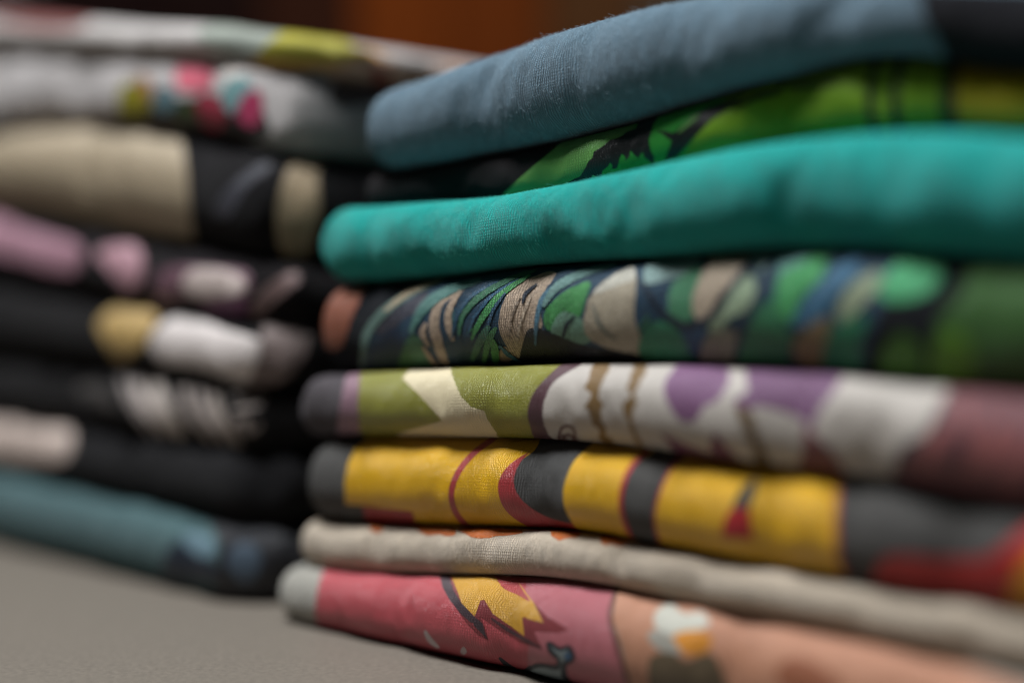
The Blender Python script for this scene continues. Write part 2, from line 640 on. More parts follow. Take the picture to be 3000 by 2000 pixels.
# ------------------------------------------------------------------ heights of the right stack, read off the photo
BD = 5.0
GAP = 0.15
b0 = curve([(830, 222), (900, 205), (1000, 172), (1150, 112), (1300, 62), (1400, 34), (1500, 8), (1700, -22), (2000, -48), (2200, -40), (2352, -20)], BD + 14)
b1 = curve([(830, 395), (880, 395), (1000, 372), (1150, 345), (1250, 325), (1400, 290), (1600, 228), (1800, 170), (2000, 118), (2100, 118), (2200, 140), (2352, 168)], BD + 14)
b2 = curve([(700, 478), (760, 474), (850, 470), (907, 464), (1107, 450), (1227, 427), (1347, 402), (1568, 350), (1651, 333), (1811, 309), (2011, 291), (2251, 293), (2352, 318)], BD)
b3 = curve([(740, 645), (850, 645), (1000, 632), (1200, 606), (1350, 598), (1500, 590), (1600, 580), (1750, 566), (2000, 570), (2200, 588), (2352, 605)], BD)
b4 = curve([(667, 868), (720, 862), (827, 857), (1027, 845), (1227, 837), (1400, 834), (1691, 845), (1931, 861), (2091, 883), (2352, 909)], BD)
b5 = curve([(667, 1005), (827, 1000), (1027, 1005), (1267, 1010), (1411, 1024), (1611, 1053), (1771, 1074), (1971, 1098), (2211, 1138), (2352, 1165)], BD)
b6 = curve([(667, 1192), (827, 1204), (987, 1213), (1147, 1216), (1307, 1221), (1411, 1237), (1611, 1279), (1811, 1316), (1971, 1343), (2131, 1366), (2352, 1402)], BD)
b7 = curve([(667, 1296), (827, 1316), (1027, 1322), (1227, 1324), (1387, 1343), (1611, 1390), (1811, 1426), (2011, 1466), (2211, 1513), (2352, 1545)], BD)
flat = lambda q: np.full_like(np.asarray(q, float), -2.9)
up = lambda f, g=GAP: (lambda q: f(q) + g)


def s_at(x_ov, d):
    return on_plane(x_ov * OV, 956, d)[0]


S1 = 268.0
GR = 'shirts of the front stack'
INK = 1.0

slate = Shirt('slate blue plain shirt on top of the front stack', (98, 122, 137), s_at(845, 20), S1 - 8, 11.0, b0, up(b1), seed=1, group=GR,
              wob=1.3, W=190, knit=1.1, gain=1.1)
green = Shirt('black shirt with bright green print between slate and teal shirts', (28, 24, 26), s_at(815, 22), S1 - 14, 18.0, b1, up(b2), seed=2, group=GR, W=190)
teal = Shirt('bright plain teal shirt, third from the top of the front stack', (26, 160, 152), s_at(712, 7), S1, 2.0, b2, up(b3), seed=3, group=GR, wob=1.45, knit=1.0,
             gain=1.0)
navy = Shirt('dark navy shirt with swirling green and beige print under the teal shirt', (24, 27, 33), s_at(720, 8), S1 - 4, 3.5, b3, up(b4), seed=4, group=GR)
olive = Shirt('dark grey shirt with olive, white and purple print above the yellow one', (86, 80, 84), s_at(668, 6), S1, 0.0, b4, up(b5), seed=5, group=GR)
yellow = Shirt('charcoal shirt with bold yellow and red print in the front stack', (86, 84, 82), s_at(682, 6), S1 - 3, 1.0, b5, up(b6), seed=6, group=GR)
beige = Shirt('thin plain beige shirt, second from the bottom of the front stack', (204, 188, 168), s_at(675, 6), S1 - 2, 2.0, b6, up(b7), seed=7, group=GR, Rc=14, wob=0.5)
red = Shirt('pale grey shirt with red print at the bottom of the front stack', (172, 168, 158), s_at(646, 6), S1, -2.5, b7, flat, seed=8, group=GR)

# ---- slate: dark print at the near end
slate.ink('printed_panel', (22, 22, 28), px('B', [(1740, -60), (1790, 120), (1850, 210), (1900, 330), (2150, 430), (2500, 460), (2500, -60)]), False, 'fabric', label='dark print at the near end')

# ---- green
LEAF, LIME = (46, 150, 50), (112, 150, 18)
green.ink('printed_panel', (96, 150, 74), px('A', [(1290, 1150), (1420, 1020), (1500, 950), (1610, 860), (1700, 770), (2000, 660), (2100, 640), (2060, 800), (1950, 960), (1830, 1080), (1500, 1180)]), False, label='pale green print')
green.ink('printed_panel', LEAF, px('A', [(1830, 1060), (1950, 900), (2060, 780), (2100, 620), (2352, 540), (2600, 460), (2660, 800), (2352, 960), (2000, 1060)]), False, label='leaf green print')
green.ink('printed_panel', LIME, px('B', [(480, 760), (560, 640), (700, 520), (900, 380), (1200, 330), (1500, 260), (2000, 240), (2000, 820), (1400, 820), (800, 880), (400, 960)]), True, label='lime green print')
green.ink('printed_panel', (168, 150, 14), px('B', [(1960, 240), (2500, 300), (2500, 900), (1990, 850), (1960, 600)]), False, label='yellow print')
INKB = (16, 14, 15)
green.ink('printed_stroke', INKB, px('A', [(1680, 1060), (1760, 1010), (1800, 950), (1850, 880), (1930, 810), (2080, 740), (2120, 650), (2220, 640), (2190, 720), (2160, 780), (2160, 830), (2180, 880), (2200, 960),
                                            (2150, 920), (2120, 870), (2090, 920), (2060, 860), (2030, 930), (2005, 880), (1975, 960), (1950, 970), (1940, 930), (1900, 980), (1880, 1040), (1840, 1000), (1790, 1060)]), False, ragged=2.2)
green.ink('printed_stroke', INKB, px('B', [(240, 745), (340, 765), (440, 675), (560, 610), (700, 570), (760, 540), (700, 600), (560, 690), (450, 800), (360, 900), (290, 920), (330, 810)]), False)
green.ink('printed_stroke', (92, 140, 70), px('B', stroke([(365, 765), (420, 715), (485, 668)], 22, True)), False)
green.ink('printed_stroke', INKB, px('B', stroke([(690, 620), (830, 560), (930, 530), (980, 480)], 34, True)))
green.ink('printed_stroke', INKB, px('B', stroke([(990, 505), (1120, 495), (1290, 478)], 34, True)))
for x, w in ((1480, 50), (1620, 55), (1925, 85)):
    green.ink('printed_stripe', INKB, px('B', stroke([(x + 55, 260), (x + 5, 440), (x - 10, 600), (x + 10, 720), (x + 40, 830)], w)))

# ---- navy
BEI, GRN, MINT, PALE, BLUE, NVY = (186, 164, 142), (72, 140, 92), (122, 164, 142), (140, 168, 164), (46, 84, 118), (24, 36, 52)
nv = [
    ('J', (146, 84, 60), [(35, 480), (100, 365), (230, 285), (375, 262), (385, 310), (300, 500), (230, 690), (140, 690), (55, 600)]),
    ('J', (66, 66, 78), [(470, 560), (600, 450), (810, 325), (790, 420), (650, 520), (560, 620)]),
    ('J', (32, 56, 86), [(430, 830), (480, 660), (600, 575), (650, 640), (610, 850)]),
    ('J', (74, 124, 90), [(650, 850), (680, 680), (740, 615), (800, 690), (870, 850)]),
    ('J', BEI, [(875, 430), (960, 345), (1080, 290), (1045, 350), (945, 405), (912, 520), (932, 640), (975, 790), (920, 780), (868, 650), (848, 540)]),
    ('J', BEI, [(1338, 560), (1350, 440), (1400, 330), (1480, 270), (1640, 200), (1700, 215), (1625, 330), (1602, 450), (1612, 560), (1580, 650), (1525, 780), (1440, 745), (1378, 660)]),
    ('J', BEI, [(1310, 770), (1360, 695), (1425, 750), (1380, 800)]),
    ('J', (74, 150, 84), [(1645, 470), (1720, 365), (1850, 285), (1940, 262), (1905, 380), (1875, 480), (1800, 500), (1700, 575), (1655, 545)]),
    ('J', MINT, [(1690, 605), (1760, 465), (1890, 510), (1940, 650), (1800, 670)]),
    ('J', (176, 164, 142), [(1925, 560), (1955, 380), (2060, 255), (2230, 170), (2258, 260), (2245, 480), (2310, 740), (2120, 700), (1985, 645)]),
    ('J', (200, 196, 182), [(1985, 330), (2080, 235), (2235, 150), (2250, 230), (2150, 270)]),
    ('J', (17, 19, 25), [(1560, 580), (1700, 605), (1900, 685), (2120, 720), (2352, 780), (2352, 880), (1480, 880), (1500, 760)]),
    ('D', PALE, [(190, 250), (215, 130), (400, 60), (490, 80), (480, 160), (400, 200), (300, 235)]),
    ('D', (70, 132, 94), [(320, 420), (335, 280), (420, 200), (495, 170), (470, 300), (450, 440), (380, 475)]),
    ('D', (182, 164, 142), [(475, 430), (465, 330), (520, 190), (600, 60), (750, 30), (765, 110), (690, 220), (600, 330), (530, 450)]),
    ('D', PALE, [(785, 100), (830, 30), (920, 30), (905, 130), (850, 195)]),
    ('D', (158, 178, 146), [(555, 500), (620, 380), (700, 280), (775, 220), (805, 290), (760, 400), (660, 455), (600, 545)]),
    ('D', (56, 134, 98), [(170, 670), (185, 520), (280, 475), (390, 560), (440, 690)]),
    ('D', (46, 84, 118), [(390, 530), (460, 500), (520, 520), (500, 600), (450, 660), (420, 600)]),
    ('D', (152, 150, 128), [(515, 720), (540, 560), (690, 525), (705, 600), (690, 720)]),
    ('D', (52, 124, 82), [(735, 740), (760, 560), (830, 420), (935, 355), (965, 480), (1015, 540), (1000, 620), (960, 760)]),
    ('D', (108, 156, 152), [(955, 200), (975, 60), (1100, 30), (1320, 70), (1200, 130), (1050, 185)]),
    ('D', (70, 158, 92), [(945, 380), (960, 220), (1080, 150), (1215, 85), (1185, 220), (1080, 330), (1020, 460)]),
    ('D', (60, 108, 138), [(1040, 490), (1100, 350), (1200, 250), (1300, 160), (1410, 120), (1360, 230), (1260, 330), (1200, 455)]),
    ('D', (146, 124, 86), [(1035, 620), (1100, 520), (1215, 455), (1225, 540), (1185, 720), (1105, 730)]),
    ('D', (80, 176, 118), [(1530, 270), (1640, 140), (1780, 90), (1870, 180), (1805, 295), (1680, 345), (1575, 345)]),
    ('D', (36, 128, 88), [(1215, 740), (1240, 560), (1330, 465), (1440, 455), (1405, 600), (1395, 780)]),
    ('D', (70, 128, 16), [(1545, 780), (1575, 600), (1680, 550), (1760, 640), (1725, 800)]),
    ('D', (52, 96, 30), [(1825, 900), (1845, 600), (1900, 450), (2000, 330), (2100, 170), (2480, 200), (2480, 950), (2000, 920)]),
    ('D', (96, 150, 12), [(1845, 780), (1865, 580), (1965, 530), (2060, 650), (2025, 830)]),
]
navy.ink('printed_panel', (34, 66, 88), px('C', [(500, 800), (560, 560), (700, 380), (900, 250), (1200, 120), (1700, 60)]) + px('D', [(100, -20), (900, -60), (1500, -20), (1640, 200), (1500, 460), (1420, 800), (900, 820), (300, 760)]) + px('C', [(2000, 700), (1560, 560), (1520, 800), (1000, 820)]), False, 'worn_ink', label='dark blue ground of the print')
r5 = random.Random(11)
for k in range(34):                                     # short swirling brush marks between the larger shapes
    X = r5.uniform(1300, 2560)
    Y = 1000 + 0.02 * (X - 1300) + r5.uniform(-120, 75) - 40 * (X > 1700)
    L, an, cv = r5.uniform(28, 72), r5.uniform(0.7, 2.1), r5.uniform(-0.5, 0.5)
    q = [(X + (t - 0.5) * L * math.cos(an) + cv * L * (t - 0.5) ** 2 * 2, Y - (t - 0.5) * L * math.sin(an)) for t in (0, 0.33, 0.66, 1)]
    navy.ink('printed_stroke', r5.choice([(70, 120, 128), (98, 142, 150), (72, 140, 96), (52, 94, 128), (30, 52, 76), (160, 150, 130), (28, 44, 62), (112, 156, 130)]),
             stroke(q, r5.uniform(6, 15), True), True, 'worn_ink')
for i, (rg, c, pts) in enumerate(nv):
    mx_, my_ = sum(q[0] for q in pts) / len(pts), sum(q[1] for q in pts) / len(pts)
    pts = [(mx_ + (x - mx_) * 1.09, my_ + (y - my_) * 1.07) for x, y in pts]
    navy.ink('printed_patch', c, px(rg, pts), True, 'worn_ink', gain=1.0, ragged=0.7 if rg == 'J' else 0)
for rg, c, pts, w in [
    ('J', (100, 128, 118), [(380, 840), (410, 620), (520, 470), (690, 345), (940, 235)], 62),
    ('J', (182, 164, 134), [(540, 450), (700, 330), (920, 245)], 38),
    ('J', (176, 150, 128), [(800, 690), (860, 780), (930, 860)], 30),
    ('J', (80, 126, 118), [(715, 600), (800, 440), (950, 325), (1200, 240)], 72),
    ('J', BEI, [(825, 530), (800, 600), (845, 690)], 42),
    ('J', BEI, [(1060, 315), (985, 440), (980, 560), (1012, 650)], 48),
    ('J', (50, 88, 112), [(1000, 640), (1040, 480), (1140, 350), (1320, 250)], 22),
    ('J', (58, 112, 82), [(1050, 610), (1080, 480), (1200, 350), (1400, 235), (1580, 175)], 42),
    ('J', (52, 92, 120), [(1110, 620), (1160, 490), (1290, 340), (1460, 235)], 20),
    ('J', (72, 146, 84), [(1140, 640), (1210, 500), (1340, 340), (1540, 205)], 44),
    ('J', (46, 80, 104), [(1250, 560), (1290, 440), (1370, 330)], 22),
    ('J', (62, 114, 94), [(1140, 780), (1200, 650), (1260, 550)], 56),
    ('J', (72, 134, 88), [(1220, 810), (1258, 650), (1310, 560)], 44),
    ('J', (74, 148, 84), [(1285, 640), (1300, 720), (1310, 820)], 52),
    ('J', (56, 108, 132), [(1330, 680), (1390, 740), (1470, 790)], 26),
    ('J', (78, 120, 140), [(1575, 680), (1590, 480), (1640, 340), (1780, 235)], 34),
    ('J', (108, 146, 140), [(1630, 420), (1720, 290), (1900, 195), (2130, 135)], 58),
    ('J', (140, 124, 108), [(1400, 640), (1420, 480), (1480, 350)], 12),
    ('J', (200, 182, 160), [(1450, 680), (1480, 520), (1550, 350)], 14),
    ('J', NVY, [(1490, 400), (1515, 330), (1590, 270)], 24),
    ('J', NVY, [(1765, 640), (1790, 550), (1850, 480)], 24),
    ('J', (104, 112, 104), [(1975, 420), (2030, 560), (2140, 650)], 22),
    ('D', (152, 164, 132), [(1305, 460), (1400, 320), (1530, 215)], 120),
    ('D', NVY, [(160, 250), (260, 400), (420, 500), (560, 440), (700, 250), (830, 150)], 46),
    ('D', (28, 48, 68), [(690, 740), (730, 560), (830, 330), (900, 130)], 44),
]:
    navy.ink('printed_stroke', c, px(rg, stroke(pts, w, True)), True, 'worn_ink', gain=1.0, ragged=0.6 if rg == 'J' else 0)

# ---- olive
OLV, CRM, WHT, BRN = (136, 134, 50), (208, 194, 160), (180, 172, 164), (118, 92, 56)
olive.ink('printed_stripe', (134, 104, 116), px('C', [(375, 1120), (400, 880), (430, 780), (520, 740), (510, 1000), (520, 1150)]), True)
olive.ink('printed_panel', OLV, px('C', [(505, 680), (800, 680), (1200, 680), (1780, 680), (1600, 830), (1530, 900), (1506, 980), (1530, 1080), (1600, 1220), (1000, 1220), (540, 1200), (495, 1080), (488, 950)]), False, 'gloss_ink', 'shiny olive green print')
olive.ink('printed_panel', CRM, px('C', [(740, 800), (800, 740), (880, 680), (1000, 690), (1045, 820), (1085, 910), (1140, 965), (1215, 985), (1230, 1030), (1285, 1110), (1330, 1190), (1000, 1220), (640, 1200), (720, 1112), (970, 1042), (900, 960), (830, 885)]), False, 'ink', 'cream print')
olive.ink('printed_panel', WHT, px('C', [(1850, 640), (1600, 800), (1530, 900), (1510, 1000), (1540, 1110), (1640, 1240), (2000, 1260)]) + px('D', [(300, 1300), (1000, 1400), (1560, 1450), (1620, 1270), (1650, 1180), (1790, 1120), (1900, 900), (1960, 800), (1500, 690), (700, 650), (100, 640)]), False, 'ink', 'white print')
olive.ink('printed_stripe', (84, 56, 62), px('C', [(1740, 660), (1600, 770), (1500, 880), (1463, 990), (1480, 1080), (1530, 1230), (1680, 1230), (1580, 1110), (1550, 1000), (1570, 900), (1640, 800), (1880, 660)]), True, label='plum brown band')
olive.ink('printed_squiggle', BRN, px('C', [(1850, 680), (1820, 800), (1790, 860), (1830, 900), (1800, 960), (1825, 1000), (1830, 1060), (1870, 1090), (1870, 1140), (1940, 1220), (2000, 1210), (1920, 1120), (1900, 1060), (1885, 1010), (1895, 950), (1870, 900), (1880, 850), (1910, 780), (1960, 690)]), False, ragged=2.5)
olive.ink('printed_squiggle', BRN, px('C', [(2090, 680), (2050, 800), (2030, 850), (2050, 900), (2005, 940), (2020, 1000), (2050, 1080), (2110, 1220), (2140, 1210), (2080, 1080), (2060, 1010), (2090, 930), (2080, 880), (2110, 840), (2180, 690)]), False, ragged=2.5)
for q in ([(1640, 1140), (1662, 1080), (1715, 1075), (1735, 1125), (1700, 1165), (1660, 1120)], [(1650, 1175), (1690, 1120), (1745, 1150), (1740, 1190)], [(1640, 1130), (1680, 1180), (1720, 1190)]):
    olive.ink('printed_loop', (96, 64, 62), px('C', stroke(q, 15)), True)
PUR = (116, 80, 112)
olive.ink('printed_patch', PUR, px('D', [(285, 860), (325, 770), (420, 700), (600, 700), (665, 790), (600, 920), (520, 960), (470, 1035), (400, 1045), (330, 980)]), True, label='purple print')
olive.ink('printed_patch', (108, 74, 104), px('D', [(770, 720), (1000, 710), (1300, 740), (1280, 850), (1180, 980), (1130, 1090), (1060, 1020), (850, 960), (740, 975), (685, 920), (765, 880)]), True, label='purple print')
olive.ink('printed_patch', (104, 58, 84), px('D', [(260, 1105), (400, 1170), (560, 1230), (545, 1170), (580, 1100), (640, 1180), (760, 1300), (500, 1290), (350, 1230)]), False, label='wine print')
olive.ink('printed_stripe', (96, 74, 44), px('D', [(695, 955), (790, 1000), (830, 1130), (920, 1330), (840, 1330), (790, 1180), (740, 1070)]), True, label='brown print')
olive.ink('printed_patch', (110, 62, 68), px('D', [(1095, 1070), (1180, 1150), (1240, 1200), (1320, 1320), (1310, 1400), (1070, 1370), (1085, 1200)]), True, label='wine print')
olive.ink('printed_panel', (104, 62, 66), px('D', [(1610, 1460), (1645, 1250), (1790, 1150), (1850, 1050), (1900, 900), (1960, 800), (2500, 900), (2500, 1640), (1900, 1500)]), False, label='maroon print')
for q, w in (([(1790, 1330), (1840, 1150), (1880, 1080)], 60), ([(1990, 1130), (2020, 1040), (2030, 950)], 40), ([(2060, 1350), (2140, 1200), (2200, 1060)], 90), ([(2250, 1420), (2300, 1250), (2360, 1100)], 80)):
    olive.ink('printed_stroke', (158, 92, 88), px('D', stroke(q, w, True)), True)

# ---- yellow
YEL, CRD, CHA = (226, 172, 6), (168, 48, 54), (84, 83, 82)
yellow.ink('printed_panel', YEL, px('E', [(600, 90), (520, 180), (470, 230), (430, 310), (412, 420), (416, 540), (520, 548), (640, 565), (800, 582), (815, 630), (850, 670), (960, 760), (1400, 780), (1820, 770), (1720, 650), (1600, 600), (1450, 400), (1500, 240), (1640, 100)]), False, 'gloss_ink', 'yellow print')
yellow.ink('printed_panel', (150, 42, 44), px('E', [(512, 549), (640, 566), (800, 583), (815, 630), (850, 670), (960, 760), (640, 745), (560, 710), (530, 620)]), False, 'ink', 'red print')
yellow.ink('printed_line', CRD, px('E', stroke([(1340, 90), (1260, 170), (1170, 235), (1090, 320), (1045, 400), (1025, 480), (1042, 570), (1100, 650), (1180, 710), (1260, 770)], 33)), True, 'gloss_ink')
yellow.ink('printed_crescent', CRD, px('E', [(1560, 150), (1480, 235), (1390, 290), (1320, 360), (1293, 440), (1310, 530), (1360, 600), (1450, 660), (1560, 705), (1700, 760), (1860, 790), (1720, 640), (1600, 620), (1500, 570), (1420, 500), (1383, 420), (1400, 340), (1440, 280)]), True, 'gloss_ink')
yellow.ink('printed_panel', CHA, px('E', [(1440, 280), (1500, 238), (1600, 120), (1900, 110), (1830, 200), (1730, 290), (1690, 380), (1670, 480), (1680, 590), (1720, 645), (1600, 622), (1500, 572), (1420, 502), (1383, 420), (1400, 340)]), True, 'fabric')
yellow.ink('printed_panel', YEL, px('E', [(1690, 380), (1735, 290), (1830, 200), (1920, 110), (2260, 130), (2200, 230), (2100, 300), (2030, 390), (2003, 480), (2000, 580), (2040, 680), (2120, 860), (1900, 800), (1800, 750), (1720, 645), (1675, 560), (1668, 470)]), True, 'gloss_ink', 'yellow print')
yellow.ink('printed_line', CRD, px('E', stroke([(2240, 150), (2130, 255), (2050, 340), (2008, 450), (2000, 560), (2035, 680), (2130, 880)], 26)), True)
yellow.ink('printed_panel', YEL, px('F', [(470, 170), (400, 280), (310, 380), (260, 500), (240, 620), (260, 740), (340, 900), (700, 960), (1100, 1040), (1400, 1100), (1300, 880), (1272, 700), (1280, 500), (1290, 330), (900, 200)]), True, 'gloss_ink', 'yellow print')
yellow.ink('printed_line', CRD, px('F', stroke([(390, 250), (310, 370), (255, 500), (232, 620), (255, 740), (320, 880)], 14)), True)
yellow.ink('printed_line', CRD, px('F', stroke([(1300, 330), (1282, 520), (1278, 700), (1302, 880), (1400, 1100)], 20)), True)
yellow.ink('printed_patch', CHA, px('F', [(685, 540), (735, 450), (800, 395), (835, 330), (815, 470), (775, 565), (680, 575)]), False, 'fabric')
yellow.ink('printed_patch', (176, 40, 48), px('F', [(630, 640), (675, 565), (775, 565), (800, 740), (620, 725)]), False)
yellow.ink('printed_panel', (170, 34, 34), px('F', [(1470, 1100), (1510, 900), (1600, 830), (1900, 850), (2150, 840), (2352, 700), (2500, 640), (2500, 1250), (1900, 1130)]), True, label='red print')
yellow.ink('printed_patch', (214, 150, 24), px('F', [(2290, 1160), (2300, 980), (2380, 860), (2500, 800), (2500, 1250)]), True, label='yellow print')

# ---- beige: orange print showing on its upper side
for q in ([(180, 590), (260, 590), (420, 625), (380, 655), (300, 640), (220, 625)], [(545, 640), (650, 650), (625, 700), (590, 706), (560, 690)],
          [(820, 670), (1050, 690), (1025, 728), (960, 716), (890, 722)], [(1090, 680), (1430, 690), (1390, 716), (1300, 722), (1250, 736), (1180, 738), (1110, 718)],
          [(1590, 690), (1760, 700), (1735, 738), (1690, 736), (1640, 752)], [(1880, 720), (2040, 760), (1990, 788), (1930, 772), (1900, 776)]):
    beige.ink('printed_patch', (170, 84, 12), px('E', q), True, ragged=1.6)

# ---- red
red.ink('printed_panel', (184, 76, 84), px('E', [(350, 840), (285, 930), (255, 1040), (240, 1160), (262, 1270), (330, 1380), (700, 1480), (1200, 1600), (1900, 1720), (1560, 1450), (1540, 1200), (1600, 880), (1000, 860)]), False, 'gloss_ink', 'crimson print')
red.ink('printed_panel', (176, 98, 106), px('E', [(1500, 860), (2000, 960), (1990, 1060), (1950, 1180), (1980, 1350), (2060, 1640), (1900, 1720), (1500, 1640), (1470, 1300)]), True, 'gloss_ink', 'dusty pink print')
red.ink('printed_panel', (172, 122, 96), px('F', [(40, 960), (10, 1060), (-10, 1200), (40, 1350), (120, 1700), (900, 1900), (2500, 2100), (2500, 1640), (1500, 1300), (600, 1100)]), False, 'ink', 'peach print')
red.ink('printed_bolt', (120, 50, 54), px('E', [(990, 1000), (1040, 1120), (1110, 1220), (1180, 1290), (1240, 1320), (1215, 1240), (1195, 1190), (1300, 1260), (1420, 1330), (1550, 1375), (1500, 1270), (1640, 1280), (1700, 1260), (1580, 1190), (1470, 1080), (1200, 1000), (1050, 960)]), False)
red.ink('printed_bolt', (62, 48, 54), px('E', [(950, 930), (975, 1020), (1015, 1090), (1080, 1170), (1160, 1240), (1230, 1312), (1205, 1225), (1150, 1180), (1085, 1110), (1040, 1040), (1015, 950)]), False)
red.ink('printed_bolt', (204, 152, 50), px('E', [(1020, 950), (1060, 1040), (1085, 1110), (1160, 1185), (1192, 1095), (1215, 1090), (1265, 1170), (1350, 1230), (1445, 1295), (1432, 1190), (1555, 1222), (1500, 1110), (1440, 1030), (1380, 950)]), False, 'gloss_ink')
red.ink('printed_patch', (172, 66, 68), px('E', [(1250, 900), (1290, 985), (1330, 1030), (1400, 1060), (1480, 1100), (1420, 1010), (1400, 900)]), True, 'gloss_ink')
red.ink('printed_line', (70, 46, 50), px('E', stroke([(1255, 1195), (1320, 1240), (1420, 1300), (1540, 1362)], 20, True)), True)
red.ink('printed_mark', (196, 180, 180), px('E', stroke([(872, 1265), (905, 1320), (952, 1362)], 30, True)))
red.ink('printed_mark', (180, 160, 160), px('E', [(1075, 1385), (1095, 1355), (1115, 1385), (1095, 1405)]))
red.ink('printed_mark', (36, 40, 46), px('E', [(1570, 1345), (1595, 1325), (1650, 1362), (1700, 1345), (1735, 1390), (1728, 1440), (1690, 1462), (1690, 1510), (1720, 1600), (1620, 1620), (1440, 1520), (1470, 1465), (1540, 1450), (1620, 1462), (1632, 1430), (1590, 1395)]), True)
red.ink('printed_mark', (128, 140, 142), px('E', [(1592, 1350), (1645, 1385), (1690, 1372), (1700, 1420), (1660, 1448), (1660, 1520), (1690, 1600), (1640, 1590), (1480, 1505), (1500, 1482), (1560, 1475), (1640, 1490), (1650, 1430)]), True)
red.ink('printed_mark', (58, 92, 124), px('E', [(1680, 1390), (1712, 1395), (1712, 1425), (1680, 1432)]), True)
red.ink('printed_mark', (36, 40, 46), px('E', stroke([(1300, 1420), (1350, 1465), (1430, 1510)], 26, True)))
red.ink('printed_patch', (180, 178, 166), px('F', [(230, 1170), (320, 1110), (400, 1170), (500, 1160), (550, 1230), (440, 1275), (330, 1300), (240, 1250)]), True)
red.ink('printed_patch', (150, 146, 136), px('F', [(190, 1290), (260, 1260), (340, 1320), (380, 1400), (260, 1380)]), True)
red.ink('printed_patch', (196, 128, 40), px('F', [(340, 1300), (450, 1265), (560, 1300), (530, 1385), (420, 1400)]), True)
red.ink('printed_patch', (92, 78, 58), px('F', [(200, 1440), (320, 1390), (420, 1440), (560, 1400), (640, 1560), (660, 1700), (260, 1660)]), True)
red.ink('printed_patch', (140, 84, 58), px('F', [(940, 1480), (1050, 1420), (1200, 1480), (1300, 1600), (1100, 1640), (960, 1580)]), True)
red.ink('printed_line', (88, 56, 46), px('F', stroke([(20, 1000), (-5, 1090), (-20, 1200), (20, 1350), (90, 1600)], 26)), True)

# ---- loose cotton fibres where the lens is sharp enough to show them
slate.fuzz(7000, (150, 172, 186), 20, 190, 1.4, 1.3)
teal.fuzz(5500, (90, 200, 180), 10, 160, 1.2, 0.9)
beige.fuzz(1800, (214, 200, 180), 20, 130, 1.2, 0.8)
yellow.fuzz(500, (150, 140, 120), 10, 140, 1.0, 0.4)
red.fuzz(500, (190, 130, 130), 10, 140, 1.0, 0.4)
green.fuzz(500, (40, 60, 40), 40, 150, 1.0, 0.5)

# ------------------------------------------------------------------ the stack behind, to the left
LD = 6.0
L1 = s_at(622, 8)
L0 = L1 - 285
l0 = curve([(-500, 20), (0, 28), (300, 48), (620, 52)], LD)
l0b = curve([(-500, 118), (0, 118), (300, 135), (620, 150)], LD)
l1 = curve([(-500, 270), (0, 288), (100, 280), (200, 272), (430, 298), (620, 340)], LD)
l2 = curve([(-500, 440), (0, 478), (200, 522), (430, 566), (620, 604)], LD)
l3 = curve([(-500, 610), (0, 650), (200, 690), (350, 712), (620, 742)], LD)
l4 = curve([(-500, 780), (0, 822), (300, 850), (620, 890)], LD)
l5 = curve([(-500, 900), (0, 958), (300, 1005), (620, 1042)], LD)
l6 = curve([(-500, 1010), (0, 1080), (200, 1122), (450, 1186), (620, 1218)], LD)
GL = 'shirts of the blurred stack behind'
kw = dict(group=GL, fine=True, Rc=20.0, W=230.0)
white_top = Shirt('white shirt with yellow and orange print on top of the blurred stack', (205, 198, 194), L0, L1 + 5, 2.0, l0, up(l0b), seed=21, wob=1.0, group=GL, fine=True, Rc=36.0, W=230.0, bulge=2.3)
dots = Shirt('white shirt with coloured dots, second from top of the blurred stack', (205, 198, 196), L0 + 3, L1, 4.0, l0b, up(l1), seed=22, wob=0.8, bulge=0.95, n=3.0, group=GL, fine=True, Rc=22.0, W=230.0)
block = Shirt('black shirt with large beige block print in the blurred stack', (26, 24, 26), L0, L1 + 1, 2.0, l1, up(l2), seed=23, wob=0.8, **kw)
pink = Shirt('black shirt with mauve pink print patches in the blurred stack', (28, 24, 26), L0 + 4, L1 + 2, 3.0, l2, up(l3), seed=24, wob=0.8, **kw)
gold = Shirt('black shirt with gold dot and broad white print in the blurred stack', (26, 24, 25), L0 + 2, L1 + 1, 2.0, l3, up(l4), seed=25, wob=0.8, **kw)
stripes = Shirt('black shirt with curved pale stripes in the blurred stack', (26, 24, 25), L0 + 5, L1 - 2, 4.0, l4, up(l5), seed=26, wob=0.8, **kw)
patch = Shirt('black shirt with one pale beige patch above the steel blue shirt', (25, 24, 26), L0, L1 - 3, 3.0, l5, up(l6), seed=27, wob=0.8, **kw)
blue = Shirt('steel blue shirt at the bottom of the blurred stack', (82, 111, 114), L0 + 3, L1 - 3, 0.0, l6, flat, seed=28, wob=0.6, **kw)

Wp = white_top
Wp.ink('printed_patch', (120, 62, 58), px('G', [(-60, 40), (200, 60), (520, 80), (480, 150), (240, 165), (-60, 110)]), True, label='maroon print')
Wp.ink('printed_patch', (140, 146, 136), px('G', [(1130, 190), (1350, 120), (1640, 120), (1600, 230), (1480, 310), (1300, 300)]), True, label='grey green print')
Wp.ink('printed_patch', (214, 160, 86), px('G', [(1400, 390), (1560, 310), (1800, 290), (2100, 280), (2250, 380), (1900, 400), (1700, 400)]), True, label='amber print')
Wp.ink('printed_patch', (164, 156, 44), px('G', [(1480, 330), (1590, 210), (1780, 120), (2000, 110), (2120, 240), (1960, 330), (1700, 345)]), True, label='yellow green print')
Wp.ink('printed_patch', (222, 128, 64), px('A', [(520, 130), (700, 150), (850, 230), (980, 330), (1000, 400), (760, 400), (600, 350), (540, 260)]), True, label='orange print')
Wp.ink('printed_patch', (226, 178, 150), px('A', [(300, 420), (560, 330), (800, 370), (1080, 380), (1120, 440), (700, 470), (400, 480)]), True, label='peach print')
